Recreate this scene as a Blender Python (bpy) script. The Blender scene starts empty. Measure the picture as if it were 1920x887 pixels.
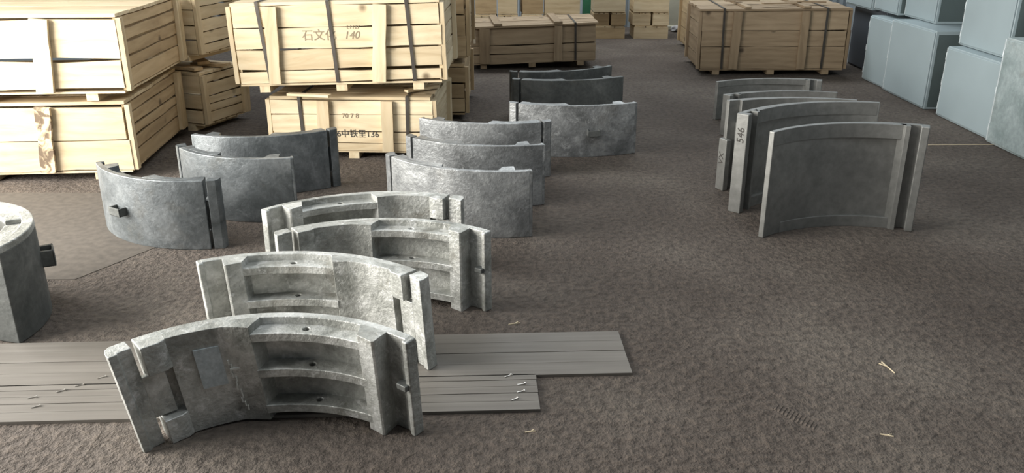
import bpy, bmesh, math, random
from mathutils import Vector, Matrix
random.seed(7)
sc = bpy.context.scene
C = sc.collection
R = math.radians

# ------------------------------------------------------------------ camera
cam = bpy.data.cameras.new('camera')
camo = bpy.data.objects.new('camera', cam); C.objects.link(camo)
cam.sensor_fit = 'HORIZONTAL'; cam.sensor_width = 36.0
cam.lens = 36.0 * 1600.0 / 1920.0
cam.clip_start = 0.05; cam.clip_end = 100
camo.location = (0, 0, 1.6)
camo.rotation_euler = (R(90 - 21), 0, 0)
sc.camera = camo

# ------------------------------------------------------------------ world, daylight, exposure
w = bpy.data.worlds.new('world'); sc.world = w; w.use_nodes = True
bg = w.node_tree.nodes['Background']
bg.inputs[0].default_value = (0.80, 0.90, 1.0, 1); bg.inputs[1].default_value = 0.07

def area(name, loc, rot, sx, sy, power, col):
    l = bpy.data.lights.new(name, 'AREA'); l.shape = 'RECTANGLE'; l.size = sx; l.size_y = sy
    l.energy = power; l.color = col
    o = bpy.data.objects.new(name, l); C.objects.link(o); o.location = loc; o.rotation_euler = rot
    return o
# daylight through the open gate in the left wall
area('gate_daylight', (-4.7, 2.75, 1.75), (0, R(-90), 0), 2.9, 4.3, 780, (1.0, 0.97, 0.91))
# daylight through the roof light strip over the hall
area('roof_daylight_near', (0.0, 2.3, 5.4), (0, 0, 0), 7.5, 2.2, 135, (0.92, 0.97, 1.0))
area('roof_daylight_far', (0.6, 11.2, 5.4), (0, 0, 0), 7.0, 1.8, 330, (0.94, 0.98, 1.0))

vs = sc.view_settings
vs.view_transform = 'Standard'; vs.look = 'None'; vs.exposure = 0.25; vs.gamma = 1.0
vs.use_curve_mapping = False

# ------------------------------------------------------------------ materials
def nt(name):
    m = bpy.data.materials.new(name); m.use_nodes = True
    t = m.node_tree; b = t.nodes['Principled BSDF']
    return m, t, b
def node(t, kind, **kw):
    n = t.nodes.new(kind)
    for k, v in kw.items():
        if k in n.inputs: n.inputs[k].default_value = v
        else: setattr(n, k, v)
    return n
def ramp(t, fac, stops):
    r = t.nodes.new('ShaderNodeValToRGB')
    el = r.color_ramp.elements
    while len(el) < len(stops): el.new(0.5)
    for e, (p, c) in zip(el, stops): e.position = p; e.color = (*c, 1)
    t.links.new(fac, r.inputs[0]); return r
def mix(t, fac, a, b, mode='MIX'):
    m = t.nodes.new('ShaderNodeMix'); m.data_type = 'RGBA'; m.blend_type = mode
    if isinstance(fac, float): m.inputs[0].default_value = fac
    else: t.links.new(fac, m.inputs[0])
    for s, v in ((6, a), (7, b)):
        if isinstance(v, tuple): m.inputs[s].default_value = (*v, 1)
        else: t.links.new(v, m.inputs[s])
    return m.outputs[2]
def bump(t, b, height, strength, dist):
    n = t.nodes.new('ShaderNodeBump'); n.inputs['Strength'].default_value = strength
    n.inputs['Distance'].default_value = dist
    t.links.new(height, n.inputs['Height']); t.links.new(n.outputs[0], b.inputs['Normal'])
    return n
def objcoord(t, jitter=0.0):
    tc = t.nodes.new('ShaderNodeTexCoord')
    if not jitter: return tc.outputs['Object']
    oi = t.nodes.new('ShaderNodeObjectInfo')
    mul = t.nodes.new('ShaderNodeMath'); mul.operation = 'MULTIPLY'; mul.inputs[1].default_value = jitter
    t.links.new(oi.outputs['Random'], mul.inputs[0])
    add = t.nodes.new('ShaderNodeVectorMath'); add.operation = 'ADD'
    t.links.new(tc.outputs['Object'], add.inputs[0]); t.links.new(mul.outputs[0], add.inputs[1])
    return add.outputs[0]

def wood(name, light, mid, dark, vary=0.35, rough=0.75):
    m, t, b = nt(name)
    v = objcoord(t, 37.0)
    mp = node(t, 'ShaderNodeMapping'); mp.inputs['Scale'].default_value = (1.6, 9.0, 9.0)
    t.links.new(v, mp.inputs[0])
    n1 = node(t, 'ShaderNodeTexNoise', Scale=1.6, Detail=5.0, Roughness=0.6, Distortion=0.9)
    t.links.new(mp.outputs[0], n1.inputs['Vector'])
    wv = node(t, 'ShaderNodeTexWave', Scale=0.55, Distortion=11.0, Detail=3.0)
    wv.bands_direction = 'Y'
    wv.inputs['Detail Scale'].default_value = 0.8
    t.links.new(mp.outputs[0], wv.inputs['Vector'])
    c1 = ramp(t, n1.outputs[0], [(0.25, dark), (0.5, mid), (0.75, light)])
    c2 = ramp(t, wv.outputs[0], [(0.0, tuple(x * 0.86 for x in mid)), (0.35, mid), (1.0, light)])
    col = mix(t, 0.30, c1.outputs[0], c2.outputs[0])
    # knots
    vk = node(t, 'ShaderNodeTexVoronoi', Scale=3.4)
    t.links.new(v, vk.inputs['Vector'])
    kr = ramp(t, vk.outputs['Distance'], [(0.045, (1, 1, 1)), (0.13, (0, 0, 0))])
    col = mix(t, kr.outputs[0], col, tuple(x * 0.45 for x in dark))
    oi = t.nodes.new('ShaderNodeObjectInfo')
    tone = ramp(t, oi.outputs['Random'], [(0.0, (1 - vary, 1 - vary * 1.1, 1 - vary * 1.25)), (1.0, (1.0, 1.0, 1.0))])
    col = mix(t, 1.0, col, tone.outputs[0], 'MULTIPLY')
    t.links.new(col, b.inputs['Base Color'])
    b.inputs['Roughness'].default_value = rough
    bump(t, b, n1.outputs[0], 0.35, 0.004)
    return m

def metal(name, c_dark, c_mid, c_light, rough=0.5, metallic=0.35, scale=5.0, rust=0.0, bumps=0.25, contrast=(0.32, 0.5, 0.68), patch=0.4):
    m, t, b = nt(name)
    v = objcoord(t, 19.0)
    n1 = node(t, 'ShaderNodeTexNoise', Scale=scale, Detail=6.0, Roughness=0.62, Distortion=0.6)
    t.links.new(v, n1.inputs['Vector'])
    n2 = node(t, 'ShaderNodeTexNoise', Scale=scale * 11, Detail=4.0, Roughness=0.6)
    n4 = node(t, 'ShaderNodeTexNoise', Scale=scale * 2.7, Detail=7.0, Roughness=0.78, Distortion=0.4)
    t.links.new(v, n4.inputs['Vector'])
    t.links.new(v, n2.inputs['Vector'])
    c = ramp(t, n1.outputs[0], [(contrast[0], c_dark), (contrast[1], c_mid), (contrast[2], c_light)])
    f = ramp(t, n2.outputs[0], [(0.3, (0.82, 0.82, 0.82)), (0.7, (1.1, 1.1, 1.1))])
    col = mix(t, 1.0, c.outputs[0], f.outputs[0], 'MULTIPLY')
    pr = ramp(t, n4.outputs[0], [(0.54, (0, 0, 0)), (0.68, (patch,) * 3)])
    col = mix(t, pr.outputs[0], col, tuple(min(0.85, x * 1.75) for x in c_light))
    if rust:
        n3 = node(t, 'ShaderNodeTexNoise', Scale=scale * 0.8, Detail=5.0, Roughness=0.7)
        t.links.new(v, n3.inputs['Vector'])
        rr = ramp(t, n3.outputs[0], [(0.56, (0, 0, 0)), (0.70, (rust, rust, rust))])
        col = mix(t, rr.outputs[0], col, (0.14, 0.115, 0.075))
    t.links.new(col, b.inputs['Base Color'])
    b.inputs['Metallic'].default_value = metallic
    rg = ramp(t, n1.outputs[0], [(0.3, (rough + .1,) * 3), (0.7, (rough - .08,) * 3)])
    t.links.new(rg.outputs[0], b.inputs['Roughness'])
    add = node(t, 'ShaderNodeMath', operation='ADD')
    t.links.new(n1.outputs[0], add.inputs[0]); t.links.new(n2.outputs[0], add.inputs[1])
    bump(t, b, add.outputs[0], bumps, 0.006)
    return m

def plain(name, col, rough=0.6, metallic=0.0, noise=0.0, scale=8.0):
    m, t, b = nt(name)
    b.inputs['Roughness'].default_value = rough; b.inputs['Metallic'].default_value = metallic
    if noise:
        n = node(t, 'ShaderNodeTexNoise', Scale=scale, Detail=4.0)
        t.links.new(objcoord(t, 11.0), n.inputs['Vector'])
        r = ramp(t, n.outputs[0], [(0.3, tuple(x * (1 - noise) for x in col)), (0.7, tuple(min(1, x * (1 + noise)) for x in col))])
        t.links.new(r.outputs[0], b.inputs['Base Color'])
    else:
        b.inputs['Base Color'].default_value = (*col, 1)
    return m

M = {}
M['pale_wood'] = wood('pale_pine_wood', (0.80, 0.69, 0.49), (0.70, 0.57, 0.375), (0.50, 0.37, 0.215), 0.24)
M['old_wood'] = wood('aged_brown_wood', (0.42, 0.32, 0.21), (0.33, 0.245, 0.155), (0.22, 0.155, 0.095), 0.30)
M['tan_wood'] = wood('tan_wood', (0.60, 0.46, 0.28), (0.50, 0.37, 0.215), (0.33, 0.23, 0.125), 0.30)
m, t, b = nt('bark_edged_wood'); M['bark'] = m
nk = node(t, 'ShaderNodeTexNoise', Scale=16.0, Detail=4.0, Distortion=1.0); t.links.new(objcoord(t, 5.0), nk.inputs['Vector'])
rk = ramp(t, nk.outputs[0], [(0.44, (0.16, 0.115, 0.075)), (0.50, (0.36, 0.28, 0.18)), (0.58, (0.66, 0.52, 0.34))])
t.links.new(rk.outputs[0], b.inputs['Base Color']); b.inputs['Roughness'].default_value = 0.85; bump(t, b, nk.outputs[0], 0.6, 0.01)
M['cast'] = metal('grey_cast_metal', (0.13, 0.135, 0.135), (0.26, 0.268, 0.27), (0.44, 0.45, 0.45), 0.44, 0.5, 5.0, 0.25, 0.5)
M['cast_front'] = metal('pale_cast_metal', (0.22, 0.225, 0.205), (0.42, 0.425, 0.40), (0.66, 0.665, 0.64), 0.47, 0.45, 6.0, 0.4, 0.6, patch=0.6)
M['cast_blue'] = metal('blue_grey_cast_metal', (0.085, 0.095, 0.098), (0.155, 0.170, 0.177), (0.28, 0.30, 0.31), 0.42, 0.5, 4.0, 0.25, 0.35, patch=0.25)
M['cast_dark'] = metal('dark_cast_metal', (0.07, 0.075, 0.072), (0.115, 0.12, 0.115), (0.19, 0.195, 0.185), 0.55, 0.35, 4.0, 0.3, 0.3, patch=0.12)
M['cast_smooth'] = metal('smooth_grey_cast_metal', (0.17, 0.17, 0.16), (0.215, 0.215, 0.203), (0.28, 0.28, 0.265), 0.40, 0.45, 2.2, 0.0, 0.12, patch=0.05)
M['logo_blur'] = metal('bluish_blur_patch', (0.34, 0.39, 0.41), (0.48, 0.53, 0.55), (0.62, 0.67, 0.69), 0.5, 0.3, 7.0, 0.0, 0.05, patch=0.1)
m, t, b = nt('grey_board'); M['board'] = m
vb = objcoord(t, 23.0); mpb = node(t, 'ShaderNodeMapping'); mpb.inputs['Scale'].default_value = (1.2, 30.0, 30.0); t.links.new(vb, mpb.inputs[0])
nb1 = node(t, 'ShaderNodeTexNoise', Scale=1.5, Detail=4.0); t.links.new(mpb.outputs[0], nb1.inputs['Vector'])
nb2 = node(t, 'ShaderNodeTexNoise', Scale=3.0, Detail=4.0); t.links.new(vb, nb2.inputs['Vector'])
rb1 = ramp(t, nb1.outputs[0], [(0.3, (0.118, 0.106, 0.092)), (0.7, (0.155, 0.141, 0.123))])
rb2 = ramp(t, nb2.outputs[0], [(0.3, (0.85, 0.84, 0.82)), (0.7, (1.08, 1.08, 1.08))])
t.links.new(mix(t, 1.0, rb1.outputs[0], rb2.outputs[0], 'MULTIPLY'), b.inputs['Base Color']); b.inputs['Roughness'].default_value = 0.6
M['strap'] = plain('dark_steel_strap', (0.085, 0.075, 0.065), 0.45, 0.5, 0.3)
M['rope'] = plain('pale_strap', (0.60, 0.52, 0.40), 0.7)
M['ink'] = plain('black_marker', (0.05, 0.045, 0.04), 0.8)
M['ink_faint'] = plain('faded_marker', (0.26, 0.21, 0.14), 0.8)
M['hole'] = plain('hole_painted_shadow', (0.05, 0.05, 0.05), 0.7)
M['cabinet'] = plain('pale_blue_grey_paint', (0.315, 0.38, 0.40), 0.42, 0.0, 0.05, 2.0)
M['cabinet_old'] = metal('scuffed_grey_paint', (0.20, 0.25, 0.25), (0.30, 0.355, 0.36), (0.40, 0.45, 0.45), 0.5, 0.0, 3.0, 0.3, 0.05, patch=0.15)
M['cabinet_shaded'] = plain('shaded_blue_grey_paint', (0.10, 0.115, 0.135), 0.5, 0.0, 0.1, 2.0)  # shade behind the lone crate put into a darker cabinet colour
M['cab_side_shade'] = plain('shaded_cabinet_side', (0.085, 0.11, 0.11), 0.55, 0.0, 0.15, 2.0)  # shade of the cabinet sides, painted as a dark colour
M['cab_edge'] = plain('cabinet_steel', (0.60, 0.66, 0.68), 0.4, 0.3)
M['green'] = plain('green_paint', (0.035, 0.16, 0.085), 0.5, 0.0, 0.15)
M['stone'] = plain('grey_rubble', (0.30, 0.29, 0.29), 0.9, 0.0, 0.3, 12.0)
M['concrete'] = plain('beige_concrete', (0.42, 0.40, 0.32), 0.9, 0.0, 0.2, 3.0)
M['straw'] = plain('dry_straw', (0.62, 0.52, 0.36), 0.8)
M['bead'] = plain('bright_weld', (0.62, 0.62, 0.58), 0.5)
M['nail'] = plain('bright_nail', (0.55, 0.53, 0.50), 0.35, 0.8)
M['wall'] = plain('blue_grey_wall_sheet', (0.33, 0.37, 0.40), 0.6, 0.1, 0.12, 1.5)
M['roofm'] = plain('roof_sheet', (0.30, 0.32, 0.33), 0.7)

# packed dirt floor
m, t, b = nt('packed_dirt'); M['dirt'] = m
v = objcoord(t)
ne = node(t, 'ShaderNodeTexNoise', Scale=15.0, Detail=5.0, Roughness=0.6); t.links.new(v, ne.inputs['Vector'])
na = node(t, 'ShaderNodeTexNoise', Scale=1.1, Detail=5.0, Roughness=0.55, Distortion=0.3)
nb = node(t, 'ShaderNodeTexNoise', Scale=30.0, Detail=5.0, Roughness=0.62)
nc = node(t, 'ShaderNodeTexNoise', Scale=95.0, Detail=3.0, Roughness=0.7)
nd = node(t, 'ShaderNodeTexVoronoi', Scale=55.0)
for n in (na, nb, nc, nd): t.links.new(v, n.inputs['Vector'])
ca = ramp(t, na.outputs[0], [(0.30, (0.057, 0.043, 0.034)), (0.52, (0.084, 0.067, 0.055)), (0.72, (0.124, 0.104, 0.086))])
cb = ramp(t, nb.outputs[0], [(0.36, (0.66, 0.64, 0.62)), (0.50, (1.0, 1.0, 1.0)), (0.66, (1.32, 1.30, 1.26))])
col = mix(t, 1.0, ca.outputs[0], cb.outputs[0], 'MULTIPLY')
cc = ramp(t, nc.outputs[0], [(0.70, (0, 0, 0)), (0.80, (0.5, 0.5, 0.5))])
col = mix(t, cc.outputs[0], col, (0.27, 0.23, 0.20))
t.links.new(col, b.inputs['Base Color']); b.inputs['Roughness'].default_value = 0.92
s1 = node(t, 'ShaderNodeMath', operation='MULTIPLY_ADD'); s1.inputs[1].default_value = 0.25
t.links.new(nc.outputs[0], s1.inputs[0]); t.links.new(nb.outputs[0], s1.inputs[2])
s2 = node(t, 'ShaderNodeMath', operation='MULTIPLY_ADD'); s2.inputs[1].default_value = 1.1
t.links.new(ne.outputs[0], s2.inputs[0]); t.links.new(s1.outputs[0], s2.inputs[2])
bump(t, b, s2.outputs[0], 0.9, 0.018)

M['slab'] = plain('trodden_slab', (0.078, 0.066, 0.054), 0.92, 0.0, 0.22, 26.0)
# ------------------------------------------------------------------ helpers
def obj(name, bm, mat, parent=None, bevel=0.0, smooth=False, seg=2):
    me = bpy.data.meshes.new(name)
    bmesh.ops.recalc_face_normals(bm, faces=bm.faces)
    bm.to_mesh(me); bm.free()
    me.materials.append(M[mat] if isinstance(mat, str) else mat)
    if smooth or bevel:
        for p in me.polygons: p.use_smooth = True
        me.set_sharp_from_angle(angle=R(28))
    o = bpy.data.objects.new(name, me); C.objects.link(o)
    if parent: o.parent = parent
    if bevel:
        bv = o.modifiers.new('bevel', 'BEVEL'); bv.width = bevel; bv.segments = seg
        bv.limit_method = 'ANGLE'; bv.angle_limit = R(38)
        bv.harden_normals = True
    return o
def thing(name, label, cat, loc=(0, 0, 0), rot=(0, 0, 0), group=None):
    o = bpy.data.objects.new(name, None); C.objects.link(o)
    o.empty_display_size = 0.1
    o.location = loc; o.rotation_euler = rot; o['label'] = label; o['category'] = cat
    if group: o['group'] = group
    return o
def tag(o, label, cat, group=None):
    o['label'] = label; o['category'] = cat
    if group: o['group'] = group
    return o
def struct(o, label=None):
    o['kind'] = 'structure'
    if label: o['label'] = label
    return o
def box(bm, x0, x1, y0, y1, z0, z1):
    vs = [bm.verts.new((x, y, z)) for z in (z0, z1) for (x, y) in ((x0, y0), (x1, y0), (x1, y1), (x0, y1))]
    for f in ((0, 3, 2, 1), (4, 5, 6, 7), (0, 1, 5, 4), (1, 2, 6, 5), (2, 3, 7, 6), (3, 0, 4, 7)):
        bm.faces.new([vs[i] for i in f])
def boxobj(name, x0, x1, y0, y1, z0, z1, mat, parent=None, bevel=0.0):
    """box mesh around its own centre, so the object's origin sits in the box"""
    bm = bmesh.new()
    cx, cy, cz = (x0 + x1) / 2, (y0 + y1) / 2, (z0 + z1) / 2
    box(bm, x0 - cx, x1 - cx, y0 - cy, y1 - cy, z0 - cz, z1 - cz)
    o = obj(name, bm, mat, parent, bevel); o.location = (cx, cy, cz); return o
def pt(r, a, z): return (r * math.sin(a), r * math.cos(a), z)
def sector(bm, r0, r1, a0, a1, z0, z1, n=0):
    """curved block; angles from +Y towards +X, radians"""
    n = n or max(1, int(abs(a1 - a0) / R(2.6)) + 1)
    rows = []
    for i in range(n + 1):
        a = a0 + (a1 - a0) * i / n
        rows.append([bm.verts.new(pt(*p)) for p in ((r0, a, z0), (r1, a, z0), (r1, a, z1), (r0, a, z1))])
    for i in range(n):
        p, q = rows[i], rows[i + 1]
        for k in range(4):
            bm.faces.new((p[k], p[(k + 1) % 4], q[(k + 1) % 4], q[k]))
    bm.faces.new(rows[0][::-1]); bm.faces.new(rows[-1])
def prof(bm, R0, pts, z0, z1):
    """curved block whose inner face follows (angle, depth) points; outer face at depth d0 = pts[i][2]"""
    P = [pts[0]]
    for p, q in zip(pts[:-1], pts[1:]):
        k = max(1, int(abs(q[0] - p[0]) / R(2.6)) + 1)
        for i in range(1, k + 1): P.append(tuple(p[j] + (q[j] - p[j]) * i / k for j in range(3)))
    rows = [[bm.verts.new(pt(*c)) for c in ((R0 - d, a, z0), (R0 - o_, a, z0), (R0 - o_, a, z1), (R0 - d, a, z1))] for (a, d, o_) in P]
    for p, q in zip(rows[:-1], rows[1:]):
        for k in range(4): bm.faces.new((p[k], p[(k + 1) % 4], q[(k + 1) % 4], q[k]))
    bm.faces.new(rows[0][::-1]); bm.faces.new(rows[-1])
def rib_with_hole(bm, r0, r1, a0, a1, z0, z1, ah, rh):
    """curved shelf with one round hole through it"""
    da = (r1 - r0) * 0.5 / ((r0 + r1) / 2)
    rm = (r0 + r1) / 2
    def half(x0, x1):
        n = max(1, int(abs(x1 - x0) / R(2.6)) + 1); rows = []
        for i in range(n + 1):
            a = x0 + (x1 - x0) * i / n
            rows.append([bm.verts.new(pt(*p)) for p in ((r0, a, z0), (r1, a, z0), (r1, a, z1), (r0, a, z1))])
        for i in range(n):
            p, q = rows[i], rows[i + 1]
            for k in range(4): bm.faces.new((p[k], p[(k + 1) % 4], q[(k + 1) % 4], q[k]))
        return rows
    L = half(a0, ah - da); Q = half(ah + da, a1)
    bm.faces.new(L[0][::-1]); bm.faces.new(Q[-1])
    l, q = L[-1], Q[0]
    bm.faces.new((l[0], q[0], q[3], l[3])); bm.faces.new((l[1], l[2], q[2], q[1]))
    for zi, (c) in ((z0, (l[0], q[0], q[1], l[1])), (z1, (l[3], q[3], q[2], l[2]))):
        ring = []
        for k in range(16):
            th = R(225) + 2 * math.pi * k / 16      # starts at corner (low r, low a)
            ring.append(bm.verts.new(pt(rm + rh * math.sin(th), ah + rh * math.cos(th) / rm, zi)))
        for s in range(4):
            seg = [ring[(s * 4 + j) % 16] for j in range(5)]
            bm.faces.new([c[s], c[(s + 1) % 4]] + seg[::-1])
        if zi == z0: low = ring
    for k in range(16): bm.faces.new((low[k], low[(k + 1) % 16], ring[(k + 1) % 16], ring[k]))

def lettering(text, size, mat, parent, loc, rot, name='lettering', shear=0.0):
    cu = bpy.data.curves.new('lettering_curve', 'FONT'); cu.body = text; cu.size = size; cu.extrude = 0.0006
    cu.align_x = 'CENTER'; cu.align_y = 'CENTER'; cu.shear = shear
    tmp = bpy.data.objects.new('lettering_tmp', cu); C.objects.link(tmp)
    dg = bpy.context.evaluated_depsgraph_get(); dg.update()
    me = bpy.data.meshes.new_from_object(tmp.evaluated_get(dg))
    bpy.data.objects.remove(tmp, do_unlink=True); bpy.data.curves.remove(cu)
    me.materials.clear(); me.materials.append(M[mat])
    o = bpy.data.objects.new(name, me); C.objects.link(o)
    o.parent = parent; o.location = loc; o.rotation_euler = rot
    return o

# ------------------------------------------------------------------ the hall
bm = bmesh.new(); box(bm, -4.8, 4.9, -1.2, 13.0, -0.12, 0.0)
floor = struct(obj('floor', bm, 'dirt'), 'packed brown dirt floor of the hall')
bm = bmesh.new()
n = 96
for i in range(n):       # ribbed sheet, each rib folded into the surface
    x0 = -4.8 + 9.7 * i / n; x1 = -4.8 + 9.7 * (i + .5) / n; x2 = -4.8 + 9.7 * (i + 1) / n
    box(bm, x0, x1, 12.62, 12.75, 0, 5.6); box(bm, x1, x2, 12.65, 12.75, 0, 5.6)
struct(obj('wall_back', bm, 'wall'), 'blue grey ribbed sheet wall at the far end')
bm = bmesh.new(); box(bm, 4.8, 4.95, -1.2, 12.75, 0, 5.6); struct(obj('wall_right', bm, 'wall'), 'blue grey wall behind the cabinets')
bm = bmesh.new()          # left wall with the open gate
box(bm, -4.95, -4.8, -1.2, 0.5, 0, 5.6); box(bm, -4.95, -4.8, 5.0, 12.75, 0, 5.6); box(bm, -4.95, -4.8, 0.5, 5.0, 3.25, 5.6)
struct(obj('wall_left', bm, 'wall'), 'wall with the open gate that lets daylight in')
bm = bmesh.new()          # roof with two open light strips
for y0, y1 in ((-1.2, 1.1), (3.5, 10.2), (12.2, 12.75)): box(bm, -4.95, 4.95, y0, y1, 5.6, 5.7)
struct(obj('ceiling', bm, 'roofm'), 'sheet roof with roof light strips')

# ------------------------------------------------------------------ castings
def place(A, B, Rr):
    """centre and turn of an arc of radius Rr whose outer ends are A (own left) and B (own right)"""
    A, B = Vector(A), Vector(B); d = B - A; c = d.length; half = math.asin(min(.98, c / 2 / Rr))
    n_ = Vector((-d.y, d.x)).normalized()
    ctr = (A + B) / 2 - n_ * Rr * math.cos(half)
    return ctr, math.atan2(d.y, d.x), half

CASTG = 'curved metal castings standing on the floor'
def casting(label, A, B, Rr=0.72, h=0.36, mirror=False, mat='cast', z=0.0, tilt=0.0, lug=False, side_lug=False, logo_blur=False, group=CASTG, lean=0.0, cone=0.0):
    ctr, rz, half = place(A, B, Rr)
    s = -1 if mirror else 1
    # origin at the foot of the arc's chord so the thing stands on its base
    off = Rr * math.cos(half)
    base = ctr + Vector((-math.sin(rz), math.cos(rz))) * off
    T = thing('curved_casting', label, 'casting', (base.x, base.y, z), (tilt, 0, rz), group)
    def A_(f0, f1): return (f0 * half * s, f1 * half * s) if s > 0 else (f1 * half * s, f0 * half * s)
    def fin(name, bm, mt=mat, bev=0.004, parent=T, seg=2):
        bmesh.ops.translate(bm, verts=bm.verts, vec=(0, -off, 0))
        for v_ in bm.verts:
            k = 1 - v_.co.z / h; v_.co.x = v_.co.x * (1 - cone * k) + lean * k
        return obj(name, bm, mt, parent, bev, True, seg)
    ro = Rr
    def PR(*pts): return [(f * half * s, d, o_) for (f, d, o_) in pts]
    # end strip with its tongue
    bm = bmesh.new()
    prof(bm, ro, PR((-1.0, .060, .046), (-.99, .060, .026), (-.972, .060, .009), (-.945, .060, 0), (-.938, .052, 0), (-.85, .052, 0)), 0, h)
    es = fin('end_strip', bm, mat, .003)
    bm = bmesh.new(); sector(bm, ro - .052, ro - .034, *A_(-.853, -.705), .27 * h, .69 * h); fin('tongue', bm, mat, .002, es)
    # interlocking pads of the body
    for z0, z1 in ((.715 * h, h), (0, .245 * h)):
        bm = bmesh.new(); prof(bm, ro, PR((-.815, .078, .026), (-.695, .076, .026), (-.65, .064, .026)), z0, z1); fin('pad', bm, mat, .003)
    # body: shell and thick plain part
    bm = bmesh.new(); sector(bm, ro - .030, ro, *A_(-.815, .965), 0, h); fin('shell', bm, mat, .004)
    bm = bmesh.new(); prof(bm, ro, PR((-.655, .062, .028), (-.30, .066, .028), (-.12, .089, .028), (-.055, .030, .028)), 0, h); body = fin('thick_wall', bm, mat, .006)
    if logo_blur:
        bm = bmesh.new(); sector(bm, ro - .0690, ro - .060, *A_(-.51, -.345), .42 * h, .82 * h)  # added patch standing in for a logo that was blurred over
        p = fin('logo_blur', bm, 'logo_blur', 0); p['label'] = 'smooth bluish grey rectangle standing in for a blurred-out logo'
        bm = bmesh.new()      # raised weld bead beside the blurred patch
        for i in range(12):
            z1 = h * (.66 - .045 * i); f0 = -.315 + .010 * math.sin(i * 1.9) + .004 * i
            sector(bm, ro - .0700 - .0005 * i, ro - .060, *A_(f0, f0 + .009), z1 - .018, z1, 1)
        sector(bm, ro - .0735, ro - .060, *A_(-.31, -.22), h * .56, h * .575, 2)
        wb = fin('weld_bead', bm, 'bead', 0); wb['label'] = 'thin bright weld line'
    # three shelves with round holes
    for i, (z1, dr) in enumerate(((.925 * h, .088), (.555 * h, .092), (.165 * h, .092))):
        bm = bmesh.new(); rib_with_hole(bm, ro - dr, ro - .026, *A_(-.13, .72), z1 - .032, z1, .25 * half * s, .011)
        sh = fin('shelf', bm, mat, .0035)
        ra = ro - (dr + .026) / 2; ah = .25 * half * s
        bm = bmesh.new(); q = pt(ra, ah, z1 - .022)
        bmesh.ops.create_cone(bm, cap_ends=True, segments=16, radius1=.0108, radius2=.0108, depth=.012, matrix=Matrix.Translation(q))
        fin('hole_shade_plug', bm, 'hole', 0, sh)  # added dark plug, its colour stands for the shade inside the hole
    # end block, recess and outer lip
    bm = bmesh.new(); prof(bm, ro, PR((.615, .028, .026), (.665, .089, .026), (.795, .099, .026), (.812, .094, .026)), 0, h); fin('end_block', bm, mat, .007)
    bm = bmesh.new(); sector(bm, ro - .044, ro, *A_(.955, 1.0), 0, h); lip = fin('outer_lip', bm, mat, .006)
    if side_lug:
        bm = bmesh.new(); sector(bm, ro - .060, ro - .025, *A_(.90, .985), .50 * h, .56 * h); fin('lug', bm, 'cast_dark', .004, lip)
    if lug:
        a = (.30) * half * s; w_ = .042
        bm = bmesh.new()
        sector(bm, ro - .01, ro + .045, a - w_ / ro, a + w_ / ro, .42 * h, .44 * h)
        sector(bm, ro - .01, ro + .045, a - w_ / ro, a - (w_ - .007) / ro, .42 * h, .54 * h)
        sector(bm, ro - .01, ro + .045, a + (w_ - .007) / ro, a + w_ / ro, .42 * h, .54 * h)
        sector(bm, ro + .036, ro + .045, a - w_ / ro, a + w_ / ro, .42 * h, .54 * h)
        lg = fin('lifting_lug', bm, 'cast_dark', .002); lg['label'] = 'small dark rectangular lug'
    return T

# front row, hollow side to the viewer
casting('largest nearest pale grey curved casting with blank bluish patch over a blurred-out logo and three holed shelves', (-1.246, 2.298), (-.300, 2.385), .68, mirror=False, mat='cast_front', tilt=R(4.2), side_lug=True, logo_blur=True, lean=.030, cone=.035)
casting('pale curved casting on the grey boards, directly behind the nearest one', (-1.186, 2.950), (-.283, 2.800), .72, mirror=True, mat='cast_front', z=.0125, lean=.02)
casting('pale hollow-sided curved casting, third back from the viewer, holed shelf at its right', (-.995, 3.282), (-.084, 3.301), .70, mirror=False, mat='cast_front', side_lug=True)
casting('farthest of the four hollow-sided castings, slot joint at its right end', (-1.114, 3.57), (-.205, 3.745), .74, mirror=True, mat='cast_front')
# left row, bulging side to the viewer
casting('blue-grey bulging casting with small rectangular lug, nearest of the left row', (-1.432, 4.005), (-2.19, 4.325), .66, mirror=False, mat='cast_blue', lug=True)
casting('smooth blue-grey casting in the middle of the left row', (-1.167, 4.405), (-1.905, 4.68), .66, mirror=True, mat='cast_blue')
casting('dark mottled casting at the back of the left row by the pale crate', (-1.045, 5.06), (-1.895, 4.91), .80, mirror=False, mat='cast_blue')
# middle row
casting('mottled grey casting with plain right edge, nearest of the middle row', (.108, 4.165), (-.70, 4.50), .74, mirror=True, mat='cast')
casting('mottled grey casting second in the middle row', (.19, 4.68), (-.64, 4.89), .80, mirror=True, mat='cast')
casting('mottled grey casting third in the middle row, dark separate strip at its right', (.262, 5.25), (-.593, 5.336), .85, mirror=False, mat='cast')
casting('light grey stained casting set right of the middle row, with a lug', (.865, 5.80), (-.037, 5.80), 1.0, mirror=True, mat='cast', lug=True)
casting('dark casting second from the brown crate at the back', (.889, 6.78), (-.013, 6.667), .9, mirror=True, mat='cast_dark')
casting('dark casting farthest back, just in front of the brown crate', (.85, 7.275), (-.031, 6.995), .9, mirror=True, mat='cast_dark')

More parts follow.
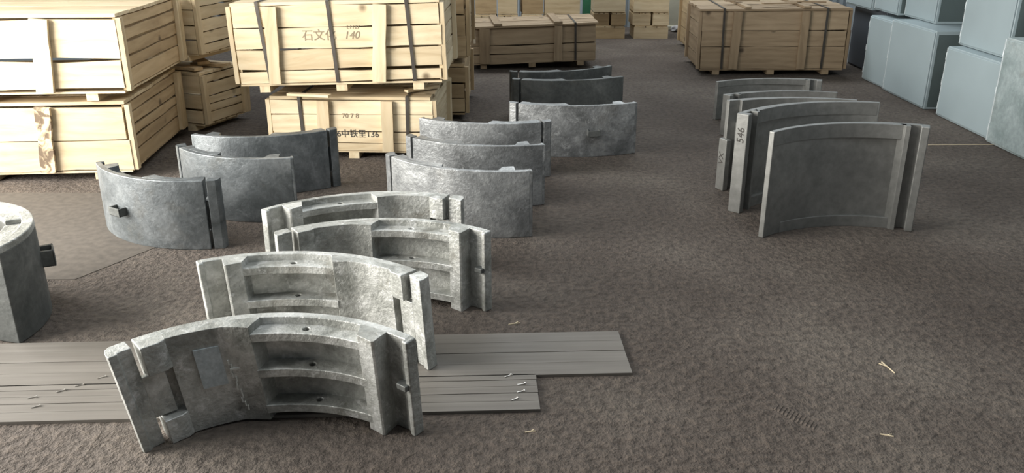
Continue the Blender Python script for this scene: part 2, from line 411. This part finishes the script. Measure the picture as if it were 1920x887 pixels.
def liner(label, A, B, Rr, h, mirror, step=False, mark=None, z=0.0):
    ctr, rz, half = place(A, B, Rr); s = -1 if mirror else 1; off = Rr * math.cos(half)
    base = ctr + Vector((-math.sin(rz), math.cos(rz))) * off
    T = thing('liner_plate', label, 'casting', (base.x, base.y, z), (0, 0, rz), 'smooth curved liner castings on the right')
    def A_(f0, f1): return (f0 * half * s, f1 * half * s) if s > 0 else (f1 * half * s, f0 * half * s)
    def fin(name, bm, bev=0.004, parent=T):
        bmesh.ops.translate(bm, verts=bm.verts, vec=(0, -off, 0)); return obj(name, bm, 'cast_smooth', parent, bev, True)
    mg = min(.075, .15 * h)
    bm = bmesh.new(); sector(bm, Rr - .030, Rr, *A_(-1.0, .93), 0, h); fin('back_plate', bm, .004)
    def PR(*pts): return [(f * half * s, d, o_) for (f, d, o_) in pts]
    # raised border: top, bottom, end
    bm = bmesh.new(); prof(bm, Rr, PR((-.98, .0315, .028), (-.2, .034, .028), (.3, .046, .028), (.75, .056, .028)), h - mg, h); fin('border', bm, .004)
    bm = bmesh.new(); prof(bm, Rr, PR((-.70, .0315, .028), (0, .040, .028), (.75, .056, .028)), 0, mg * .8); fin('border', bm, .004)
    hi = h * (.75 if step else 1.0); ho = h * (.58 if step else 1.0)
    bm = bmesh.new(); prof(bm, Rr, PR((.675, .030, .028), (.735, .070, .028), (.79, .074, .028)), 0, hi); fin('border', bm, .006)
    bm = bmesh.new(); sector(bm, Rr - .072, Rr + (.0), *A_(.905, 1.0), 0, ho); fl = fin('end_flange', bm, .005)
    if mark:
        a = half * s; p = pt(Rr - .036, a, ho - .12); nx, ny = s * math.cos(a), -s * math.sin(a)
        lettering(mark, .058, 'ink', fl, (p[0] + nx * .0012, p[1] - off + ny * .0012, p[2]), (R(90), R(-90), math.atan2(nx, -ny)), 'marker_writing', .1)
    return T
liner('tall smooth grey liner nearest on the right, recessed face, ribbed right edge', (1.285, 4.165), (2.150, 4.300), .80, .565, False)
liner('tall smooth liner behind the nearest one, ribbed left edge with handwritten number', (1.222, 4.570), (2.115, 4.860), .88, .565, True, mark='546')
liner('liner with stepped short left flange, squeezed behind the numbered one', (1.245, 5.00), (2.05, 5.02), 1.0, .545, True, step=True, mark='VX')
liner('low smooth liner fourth in the right row, ribbed left end', (1.575, 6.33), (2.46, 6.41), 1.0, .31, True)
liner('low smooth liner farthest in the right row, by the wooden crate', (1.635, 6.84), (2.52, 6.92), 1.0, .31, False)

# thick round casting cut by the left edge of the view
T = thing('ring_casting', 'thick rounded dark grey casting at the left edge with a lug', 'casting', (-2.37, 3.10, 0))
def ang(d): return R(90 - d)     # from compass-style degrees counter-clockwise from +X
bm = bmesh.new(); sector(bm, .345, .45, ang(205), ang(-15), 0, .385); obj('wall', bm, 'cast_dark', T, .006, True)
bm = bmesh.new(); sector(bm, .405, .45, ang(205), ang(-15), .38, .41); obj('rim', bm, 'cast_front', T, .005, True)
bm = bmesh.new(); sector(bm, .345, .41, ang(205), ang(35), .38, .402); obj('rim', bm, 'cast_front', T, .005, True)
bm = bmesh.new(); sector(bm, .345, .41, ang(22), ang(-15), .38, .408); obj('rim', bm, 'cast_front', T, .005, True)
bm = bmesh.new()
for q in ((.445, .500, 24, 26), (.445, .500, 33, 35), (.492, .500, 24, 35)): sector(bm, q[0], q[1], ang(q[3]), ang(q[2]), .20, .27, 2)
sector(bm, .445, .498, ang(35), ang(24), .20, .208, 2)
obj('lug', bm, 'cast_dark', T, .002)

# ------------------------------------------------------------------ board panels on the floor
def panel(label, x0, x1, y0, widths, rz, thick):
    T = thing('board_panel', label, 'boards', (x1, y0, 0), (0, 0, rz), 'grey board panels under the castings')
    y = 0
    for i, wd in enumerate(widths):
        dz = -.0008 * (i % 2)
        o = boxobj('board', x0 - x1 + random.uniform(-.02, .02), 0 + random.uniform(-.001, .001), y + .0012, y + wd - .0012, 0, thick + dz, 'board', T, .0012)
        y += wd
    return T
pa = panel('wide grey grooved board panel reaching farther right, under the second casting', -2.45, .443, 2.742, [.090, .084, .082, .080], R(2.5), .012)
pb = panel('narrower grey board panel in front, ending short of the wide one', -2.45, .097, 2.498, [.058, .052, .046, .043, .040], R(2.5), .012)
for (par, x, y, r) in ((pb, -1.72, .09, 30), (pb, -1.76, .15, 20), (pb, -1.68, .19, 35), (pb, -1.63, .225, 25), (pa, -1.93, .05, 30), (pa, -1.86, .10, 32),
                       (pb, -.10, .225, 30), (pb, -.055, .165, 15), (pb, -.06, .115, 20), (pb, -.085, .066, 35)):
    bm = bmesh.new()
    box(bm, -.016, .010, -.0014, .0014, 0, .0026); box(bm, .010, .014, -.004, .004, 0, .005)
    o = obj('nail', bm, 'nail', par); o.location = (x, y, .0122); o.rotation_euler = (0, 0, R(r))

# ------------------------------------------------------------------ wooden crates
def plank(name, parent, length, width, thick, loc, rot, mat, wob=0.004, segs=5):
    """a sawn board: length along its own X, width along Y, thickness Z, uneven edges"""
    bm = bmesh.new(); rows = []
    w0, w1 = width / 2, width / 2
    for i in range(segs + 1):
        x = -length / 2 + length * i / segs
        a = -w0 + random.uniform(-wob, wob); b_ = w1 + random.uniform(-wob, wob)
        zz = random.uniform(-wob, wob) * .35
        rows.append([bm.verts.new(p) for p in ((x, a, -thick / 2 + zz), (x, b_, -thick / 2 + zz), (x, b_, thick / 2 + zz), (x, a, thick / 2 + zz))])
    for i in range(segs):
        p, q = rows[i], rows[i + 1]
        for k in range(4): bm.faces.new((p[k], p[(k + 1) % 4], q[(k + 1) % 4], q[k]))
    bm.faces.new(rows[0][::-1]); bm.faces.new(rows[-1])
    o = obj(name, bm, mat, parent); o.location = loc; o.rotation_euler = rot
    return o
FX = (R(90), 0, 0)               # board on the front or back: length X, width up
SX = (R(90), 0, R(90))           # board on a side: length Y, width up
UP = (R(90), R(90), 0)           # upright post on the front
US = (R(90), R(90), R(90))       # upright post on a side

def crate(label, corner, rz, L, D, H, rows, gap=.012, mat='pale_wood', posts=(), corner_posts=True, side_posts=(), straps=(), lid=True, lid_n=6,
          z=0.0, tilt=(0, 0), skid=.045, side_rows=None, post_w=.075, lid_over=.0, strap_mat='strap', group='wooden crates', side_mat=None, cap=()):
    """corner = front right corner on the plan; front faces the viewer"""
    cx = corner[0] - math.cos(rz) * L / 2 - math.sin(rz) * D / 2
    cy = corner[1] - math.sin(rz) * L / 2 + math.cos(rz) * D / 2
    T = thing('wooden_crate', label, 'crate', (cx, cy, z), (tilt[0], tilt[1], rz), group)
    t = .020; z0 = skid + .012; top = H - (t if lid else 0)
    for sx in (-.38, 0, .38):
        plank('skid', T, D * .98, .07, skid, (sx * L, 0, skid / 2), (0, 0, R(90)), mat, .002, 2)
    nb = 4
    for i in range(nb):
        plank('bottom_board', T, L * .99, D / nb - .012, .012, (0, -D / 2 + D / nb * (i + .5), skid + .006), (0, 0, 0), mat, .002, 2)
    Hs = top - z0; tot = sum(rows); zc = z0; fronts = []
    for i, f in enumerate(rows):
        hh = Hs * f / tot
        g_ = gap * random.uniform(.4, 1.5)
        fronts.append(plank('front_board', T, L - random.uniform(0, .02), hh - g_, t, (random.uniform(-.006, .006), -D / 2 + t / 2 + random.uniform(0, .003), zc + hh / 2),
                            (R(90), R(random.uniform(-.35, .35)), 0), mat, min(.007, gap * .5)))
        plank('back_board', T, L, hh - g_, t, (0, D / 2 - t / 2, zc + hh / 2), FX, mat, .002, 2)
        zc += hh
    sr = side_rows or rows; tot = sum(sr)
    for sx in (-1, 1):
        zc = z0
        for f in sr:
            hh = Hs * f / tot; g_ = min(gap, .016) * random.uniform(.4, 1.3)
            plank('side_board', T, D - 2 * t - .006, hh - g_, t, (sx * (L / 2 - t / 2), 0, zc + hh / 2), (R(90), R(random.uniform(-.3, .3)), R(90)), side_mat or mat, min(.004, gap * .35))
            zc += hh
    for ps in posts:
        fx, tl, wd = ps[:3]; pm = ps[3] if len(ps) > 3 else mat
        plank('batten', T, Hs * .99, wd, .026, (-L / 2 + fx * L, -D / 2 - .0155, z0 + Hs / 2), (R(90), R(90 + tl), 0), pm, .004, 4)
    if corner_posts:
        for sx in (-1, 1):
            for sy in (-1, 1):
                plank('corner_post', T, Hs * .99, .05, .028, (sx * (L / 2 + .015), sy * (D / 2 - .03), z0 + Hs / 2), US, mat, .003, 3)
    for (fy, tl) in side_posts:
        for sx in (-1, 1):
            plank('batten', T, Hs * 1.0, post_w, .026, (sx * (L / 2 + .014), -D / 2 + fy * D, z0 + Hs / 2), (R(90), R(90 + tl), R(90)), mat, .004, 4)
    if lid:
        wd = (D + 2 * lid_over) / lid_n
        for i in range(lid_n):
            plank('lid_board', T, L + 2 * lid_over + random.uniform(-.02, .01), wd - random.uniform(.003, .012), t, (random.uniform(-.01, .01), -D / 2 - lid_over + wd * (i + .5), H - t / 2 + random.uniform(0, .003)),
                  (0, 0, R(random.uniform(-.3, .3))), mat, .003, 4)
        for (fx, wd) in cap:
            plank('lid_batten', T, D + 2 * lid_over + .02, wd, .022, (-L / 2 + fx * L, 0, H + .015), (0, 0, R(90 + random.uniform(-3, 3))), mat, .003, 3)
    for st in straps:
        fx, tl = st[0], st[1]
        bm = bmesh.new(); wd = .011; e = .0025
        xs = -L / 2 + fx * L; xb = xs + math.tan(R(tl)) * H
        yf = -D / 2 - .004 - lid_over; yb = D / 2 + .004 + lid_over; zt = H + .005
        path = [(xb, -D / 2 - .004, z0), (xs, yf, zt), (xs, yb, zt), (xs, D / 2 + .004, z0)]
        for (p, q) in zip(path[:-1], path[1:]):
            P, Q = Vector(p), Vector(q); d = (Q - P); nn = Vector((0, -1, 0)) if abs(d.z) > abs(d.y) else Vector((0, 0, 1))
            if P.y > 0 and Q.y > 0: nn = Vector((0, 1, 0))
            vv = [bm.verts.new(P + Vector((sx * wd, 0, 0)) + nn * k) for sx in (-1, 1) for k in (0, e)] + [bm.verts.new(Q + Vector((sx * wd, 0, 0)) + nn * k) for sx in (-1, 1) for k in (0, e)]
            for f in ((0, 1, 3, 2), (4, 6, 7, 5), (0, 4, 5, 1), (2, 3, 7, 6), (1, 5, 7, 3), (0, 2, 6, 4)): bm.faces.new([vv[i] for i in f])
        obj('strap', bm, strap_mat, T)
    return T, fronts

# left stack near the gate
crate('pale crate at lower left, bark-edged batten, bottom of the left stack', (-2.392, 5.19), R(5), 1.75, 1.19, .495, (1.0, 1.1), .014, posts=((.72, 5, .085, 'bark'),), side_posts=((.93, 4),), side_rows=(1.2, 1, .8, 1, .8), side_mat='tan_wood')
crate('sunlit pale crate on top of the left stack, gap between its front boards', (-2.345, 5.16), R(4), 1.75, 1.22, .515, (.85, 1.05), .035, posts=((.745, 5, .10),), side_posts=((.95, 2),), side_rows=(1.25, .8, .9, .9, .75), side_mat='tan_wood', z=.507, lid_n=5)
# the turned stack behind it
crate('pale crate with split side boards, bottom of the turned stack behind the left one', (-2.35, 6.40), R(-20), 1.1, .53, .45, (1, 1.1, 1.2), .012, mat='pale_wood', side_rows=(1, .7, .8, 1.2, .8), side_posts=((.97, 2),))
crate('pale crate on top of the turned stack, tilted, behind the left stack', (-2.335, 6.42), R(-20), 1.1, .52, .50, (1, 1, 1, 1), .012, mat='pale_wood', side_rows=(.8, 1, 1.1, 1.1, 1), z=.535, tilt=(R(1.2), 0))
for i, (x, y, zz, r) in enumerate(((-2.44, 6.53, .464, -8), (-2.30, 6.69, .464, 4), (-2.40, 6.72, .489, -38))):
    o = plank('loose_board', None, .30, .085, .022, (x - .05, y, zz + .008 + .0), (0, 0, R(-20 + r)), 'tan_wood', .008, 4)
    tag(o, ('short loose board wedged between the turned crates, nearest', 'short loose board wedged between the turned crates, at the right', 'short loose board wedged between the turned crates, behind the others')[i], 'board', 'boards between the turned crates')
# middle stack
ml, mlf = crate('low pale strapped crate with handwriting, bottom of the middle stack', (-.535, 5.63), R(-3), 1.10, .86, .425, (.55, .8, 1.15, 1.0), .006, posts=((.33, 1, .075), (.725, 1.5, .075)), straps=((.185, 1.5), (.85, -1)), side_posts=((.96, 2),), side_rows=(1, 1.1, .9, 1))
lettering('6中铁里136', .058, 'ink', mlf[1], (.035, .022, .0112), (0, 0, 0), 'handwriting')
lettering('70 7 8', .045, 'ink_faint', mlf[2], (-.01, .05, .0112), (0, 0, 0), 'handwriting')
mu, muf = crate('large pale crate with two battens and three straps, top of the middle stack', (-.452, 5.60), R(-1), 1.345, .93, .575, (.72, 1.15, 1.1, 1.15), .012, z=.476, tilt=(0, R(-1.4)), posts=((.19, 3, .075), (.705, 4.5, .085)), straps=((.13, 3.5), (.47, 2.2), (.845, 2.5)), side_posts=((.96, 2),), side_rows=(1.1, .8, 1.2, 1, 1))
lettering('L1127', .034, 'ink_faint', muf[2], (.105, .062, .0112), (0, 0, 0), 'handwriting')
lettering('140', .068, 'ink_faint', muf[2], (.09, .010, .0112), (0, 0, 0), 'handwriting', .25)
lettering('石文化', .075, 'ink_faint', muf[2], (-.12, .012, .0112), (0, 0, 0), 'handwriting')
for i, (x, y, r, ln) in enumerate(((-1.35, 5.63, -14, .30), (-.55, 6.05, 60, .35), (-.62, 5.85, 40, .26))):
    o = plank('spacer_board', None, ln, .05, .016, (x, y, .4465), (0, 0, R(r)), 'pale_wood', .005, 3)
    tag(o, ('thin pale stick between the middle crates, at the left', 'thin pale stick between the middle crates, far right', 'thin pale stick between the middle crates, near right')[i], 'board', 'sticks between the middle crates')
# stack behind the middle one
crate('crate bottom of the stack hidden behind the middle crates', (-.375, 6.80), R(0), 1.2, 1.0, .45, (1, 1, 1), .012, mat='tan_wood', side_rows=(1, 1, 1, 1))
crate('crate on top of the stack hidden behind the middle crates', (-.36, 6.80), R(0), 1.2, 1.0, .56, (1, 1, 1), .014, mat='tan_wood', side_rows=(1, 1, 1, 1), z=.455)
# centre back crate
c7, _ = crate('aged brown crate with slatted lid and pale strap, behind the dark castings', (.895, 9.18), R(2.5), 1.36, .70, .445, (.8, .85, 1.7), .010, mat='old_wood', posts=((.135, 2, .105), (.705, 1.5, .085)), straps=((.84, 0),), lid_over=.035, lid_n=6, corner_posts=False, cap=((.23, .085), (.70, .085)), tilt=(0, R(-1.9)), z=.023)
bm = bmesh.new()
box(bm, -.612, -.590, -.392, -.389, .28, .458); box(bm, -.612, -.590, -.392, .385, .456, .459)
obj('pale_strap', bm, 'rope', c7)
# right back crate
crate('aged tan crate standing alone beside the cabinets, two battens and straps', (3.385, 8.76), R(-2.5), 1.46, .85, .66, (1.15, .8, 1.0), .010, mat='old_wood', posts=((.235, 1.5, .085), (.70, .5, .08)), straps=((.145, 1.2), (.845, 0)), side_rows=(.6, .8, .8, .7), lid_n=6, lid_over=.02, tilt=(0, R(-.6)), z=.008, corner_posts=True, cap=((.30, .06), (.70, .07)))
for i, (x, y, r) in enumerate(((2.72, 8.95, 8), (3.05, 9.08, -14), (2.4, 9.2, 4))):
    o = plank('splintered_board', None, .36, .05, .014, (x, y, .708), (0, 0, R(r)), 'old_wood', .008, 4)
    tag(o, ('splintered strip lying on the lone crate lid, in the middle', 'splintered strip lying askew on the lone crate lid, at the right', 'splintered strip lying on the lone crate lid, at the left')[i], 'board', 'strips on the lone crate')
crate('pale crate behind the lone crate at the back right', (3.42, 10.15), R(-1), 1.32, .8, .80, (1, 1, 1, 1), .010, mat='tan_wood', posts=((.12, 0, .05),), straps=((.83, 0), (.92, 0)))

# small boxes
def small_box(label, x0, x1, y0, z0, z1, dep, group, mat='tan_wood', tilt=0.0, rz=0.0):
    T = thing('small_wooden_box', label, 'box', ((x0 + x1) / 2, y0 + dep / 2, z0), (0, tilt, rz), group)
    W = x1 - x0; hh = z1 - z0; t = .016
    plank('front_board', T, W, hh - .03, t, (0, -dep / 2 + t / 2, (hh - .03) / 2), FX, mat, .003, 3)
    plank('back_board', T, W, hh - .03, t, (0, dep / 2 - t / 2, (hh - .03) / 2), FX, mat, .003, 2)
    for sx in (-1, 1): plank('side_board', T, dep - 2 * t, hh - .03, t, (sx * (W / 2 - t / 2), 0, (hh - .03) / 2), SX, mat, .002, 2)
    nl = 3
    for i in range(nl): plank('lid_board', T, dep, W / nl - .012, t, (-W / 2 + W / nl * (i + .5), 0, hh - .030 + t / 2), (0, 0, R(90)), 'pale_wood', .004, 3)
    for sx in (-1, 1): plank('skid', T, W * .96, .03, .013, (0, sx * (dep / 2 - .03), hh - .0075), (0, 0, 0), 'pale_wood', .001, 2)
    return T
g1 = 'small boxes stacked at the back'
cols = ((1.085, 1.485, 'left'), (1.605, 2.055, 'right'))
for (x0, x1, sd) in cols:
    small_box('long low box at the bottom of the %s column of small boxes at the back' % sd, x0, x1, 11.45, 0, .172, .45, g1, 'tan_wood' if sd == 'left' else 'pale_wood')
    xm = (x0 + x1) / 2
    small_box('small square box, left of the pair in the %s column at the back' % sd, x0 - .02, xm - .012, 11.46, .174, .345, .45, g1, 'tan_wood' if sd == 'left' else 'pale_wood')
    small_box('small square box, right of the pair in the %s column at the back' % sd, xm + .008, x1 - .005, 11.44, .174, .345, .45, g1, 'tan_wood' if sd == 'left' else 'pale_wood', 0, R(1.5))
    small_box('long box on top of the %s column of small boxes at the back' % sd, x0 - .02, x1 - .01, 11.43, .347, .58, .45, g1, 'pale_wood')
g2 = 'small boxes behind the brown crate'
xs = ((-.435, -.185, 'first'), (-.165, .065, 'second'), (.115, .355, 'third'), (.385, .80, 'fourth and widest'))
for i, (x0, x1, nm) in enumerate(xs):
    small_box('lower box under the %s small box from the left behind the brown crate' % nm, x0 - .004, x1 + .004, 10.24, 0, .443, .44, g2, 'pale_wood')
    small_box('%s small box from the left in the upper row behind the brown crate' % nm, x0, x1, 10.31, .447, .74, .36, g2, 'pale_wood' if i in (1, 3) else 'tan_wood', 0, R((1.5, -1, 4, -1)[i]))

# ------------------------------------------------------------------ steel cabinets, fronts towards -X
def cabinet(label, xf, y0, y1, z0, h, mat='cabinet', hinges=True, depth=.6):
    ym = (y0 + y1) / 2; W = y1 - y0
    T = thing('steel_cabinet', label, 'cabinet', (xf + depth / 2, ym, z0), (0, 0, 0), 'steel cabinets stacked along the right wall')
    boxobj('body', -depth / 2 + .012, depth / 2, -W / 2, W / 2, 0, h, mat, T, .006)
    d = boxobj('door', -depth / 2, -depth / 2 + .0115, -W / 2 + .008, W / 2 - .022, .018, h - .014, mat, T, .004)
    if hinges:
        for f in (.15, .5, .86):
            bm = bmesh.new()
            bmesh.ops.create_cone(bm, cap_ends=True, segments=10, radius1=.006, radius2=.006, depth=.055)
            o = obj('hinge', bm, 'cab_edge', d, 0, True); o.location = (-.006, W / 2 - .012, (f - .5) * h)
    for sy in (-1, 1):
        boxobj('side_shade_panel', -depth / 2 + .035, depth / 2 - .02, sy * W / 2 - .0012, sy * W / 2 + .0012, .02, h - .03, 'cab_side_shade', T)  # added dark sheet that carries the shade on each cabinet side
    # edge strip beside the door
    boxobj('edge_strip', -depth / 2 + .003, -depth / 2 + .0115, W / 2 - .018, W / 2 - .004, .012, h - .010, 'cab_edge', T, .002)
    return T
cabinet('dark shaded cabinet at the far end, behind the lone crate', 3.72, 8.72, 9.55, 0, .64, 'cabinet_shaded', False)
cabinet('pale blue-grey cabinet farthest in the lower row', 3.53, 8.07, 8.63, 0, .625)
cabinet('wide pale cabinet second from the far end of the lower row, dark gap beside it', 3.505, 7.20, 8.055, 0, .655)
cabinet('shorter pale cabinet in the lower row beside the scuffed one', 3.52, 6.16, 6.995, 0, .565)
cabinet('scuffed tall grey cabinet nearest in the lower row at the right edge', 3.485, 5.35, 6.13, 0, .755, 'cabinet_old')
cabinet('farthest pale cabinet of the upper row, above the dark one', 3.62, 8.86, 9.55, .642, .60)
cabinet('pale cabinet of the upper row resting on the farthest lower one', 3.64, 8.30, 8.84, .657, .60, 'cabinet', False)
cabinet('pale cabinet of the upper row on the wide lower one', 3.70, 7.66, 8.28, .657, .60, 'cabinet', False)
cabinet('pale cabinet of the upper row on the shorter lower one', 3.635, 6.34, 7.06, .567, .62)
cabinet('pale cabinet standing on the scuffed tall one', 3.72, 5.60, 6.30, .757, .60)

# ------------------------------------------------------------------ things at the far wall
bm = bmesh.new()
box(bm, -.055, .055, -.055, -.043, 0, 3.2); box(bm, -.055, .055, .043, .055, 0, 3.2); box(bm, -.006, .006, -.045, .045, 0, 3.2); box(bm, -.09, .09, -.09, .09, 0, .012)
o = obj('steel_post', bm, 'green', None, .003); o.location = (1.03, 12.1, 0); tag(o, 'green painted steel post behind the small boxes', 'post')
bm = bmesh.new(); box(bm, -.14, .14, -.12, .12, 0, 5.5); box(bm, -.17, .17, -.15, .15, 0, .06)
o = obj('trim_1', bm, 'concrete', None, .01); o.location = (2.28, 12.45, 0); struct(o, 'beige concrete column at the back wall')
for i in range(6):
    bm = bmesh.new(); bmesh.ops.create_icosphere(bm, subdivisions=2, radius=1.0)
    for vtx in bm.verts: vtx.co *= random.uniform(.75, 1.15)
    s_ = random.uniform(.03, .075)
    bmesh.ops.scale(bm, vec=(s_ * 1.3, s_, s_ * .8), verts=bm.verts)
    zl = min(v_.co.z for v_ in bm.verts)
    o = obj('rubble_stone', bm, 'stone'); o.location = (2.28 + .17 * i, 12.13 + .09 * (i % 2), -zl)
    tag(o, 'grey stone in the rubble heap at the back wall', 'stone', 'rubble stones at the back wall')

# ------------------------------------------------------------------ litter on the floor
def straw(label, x, y, r, ln):
    bm = bmesh.new()
    box(bm, -ln / 2, ln / 2, -.0015, .0015, 0, .003)
    box(bm, ln * .1, ln * .45, .0, .003, .001, .004)
    bmesh.ops.rotate(bm, verts=bm.verts[8:] if False else list(bm.verts)[8:], cent=(ln * .1, 0, 0), matrix=Matrix.Rotation(R(35), 3, 'Z'))
    o = obj('straw', bm, 'straw'); o.location = (x, y, 0); o.rotation_euler = (0, 0, R(r)); tag(o, label, 'straw', 'bits of straw on the floor')
straw('forked dry straw on the open floor at lower right', 1.405, 2.80, 100, .085)
straw('small dry straw just beyond the wide board panel', .01, 3.16, 15, .05)
straw('tiny straw on the floor near the lower right corner', 1.22, 2.36, -20, .04)
straw('tiny straw in front of the narrow board panel', .06, 2.38, 10, .035)
# tread of a shoe print pressed up from the dirt
fp = thing('shoe_print', 'ribbed shoe tread print in the dirt at lower right', 'print', (.955, 2.47, 0), (0, 0, R(-52)))
for i in range(11):
    bm = bmesh.new(); ww = .030 * (1 - .35 * abs(i - 5) / 5)
    box(bm, -.004, .004, -ww, ww, -.001, .0016)
    o = obj('ridge', bm, 'dirt', fp, .002); o.location = (-.075 + i * .015, 0, 0); o.rotation_euler = (0, 0, R(18))

# slab edge at the left and a thin cord on the floor at the right
bm = bmesh.new()
P = [(-2.02, 3.61), (-1.80, 4.02), (-1.95, 4.9), (-3.6, 4.9), (-3.6, 3.61)]
lo = [bm.verts.new((x, y, -.01)) for x, y in P]; hi_ = [bm.verts.new((x, y, .002)) for x, y in P]
bm.faces.new(hi_); bm.faces.new(lo[::-1])
for i in range(5): bm.faces.new((lo[i], lo[(i + 1) % 5], hi_[(i + 1) % 5], hi_[i]))
o = obj('slab', bm, 'slab', floor); o['label'] = 'smoother slab of the floor at the left'
bm = bmesh.new(); box(bm, 0, .75, -.002, .002, 0, .003)
o = obj('cord', bm, 'straw'); o.location = (3.02, 6.02, 0); o.rotation_euler = (0, 0, R(1)); tag(o, 'thin pale cord lying on the floor in front of the scuffed cabinet', 'cord')
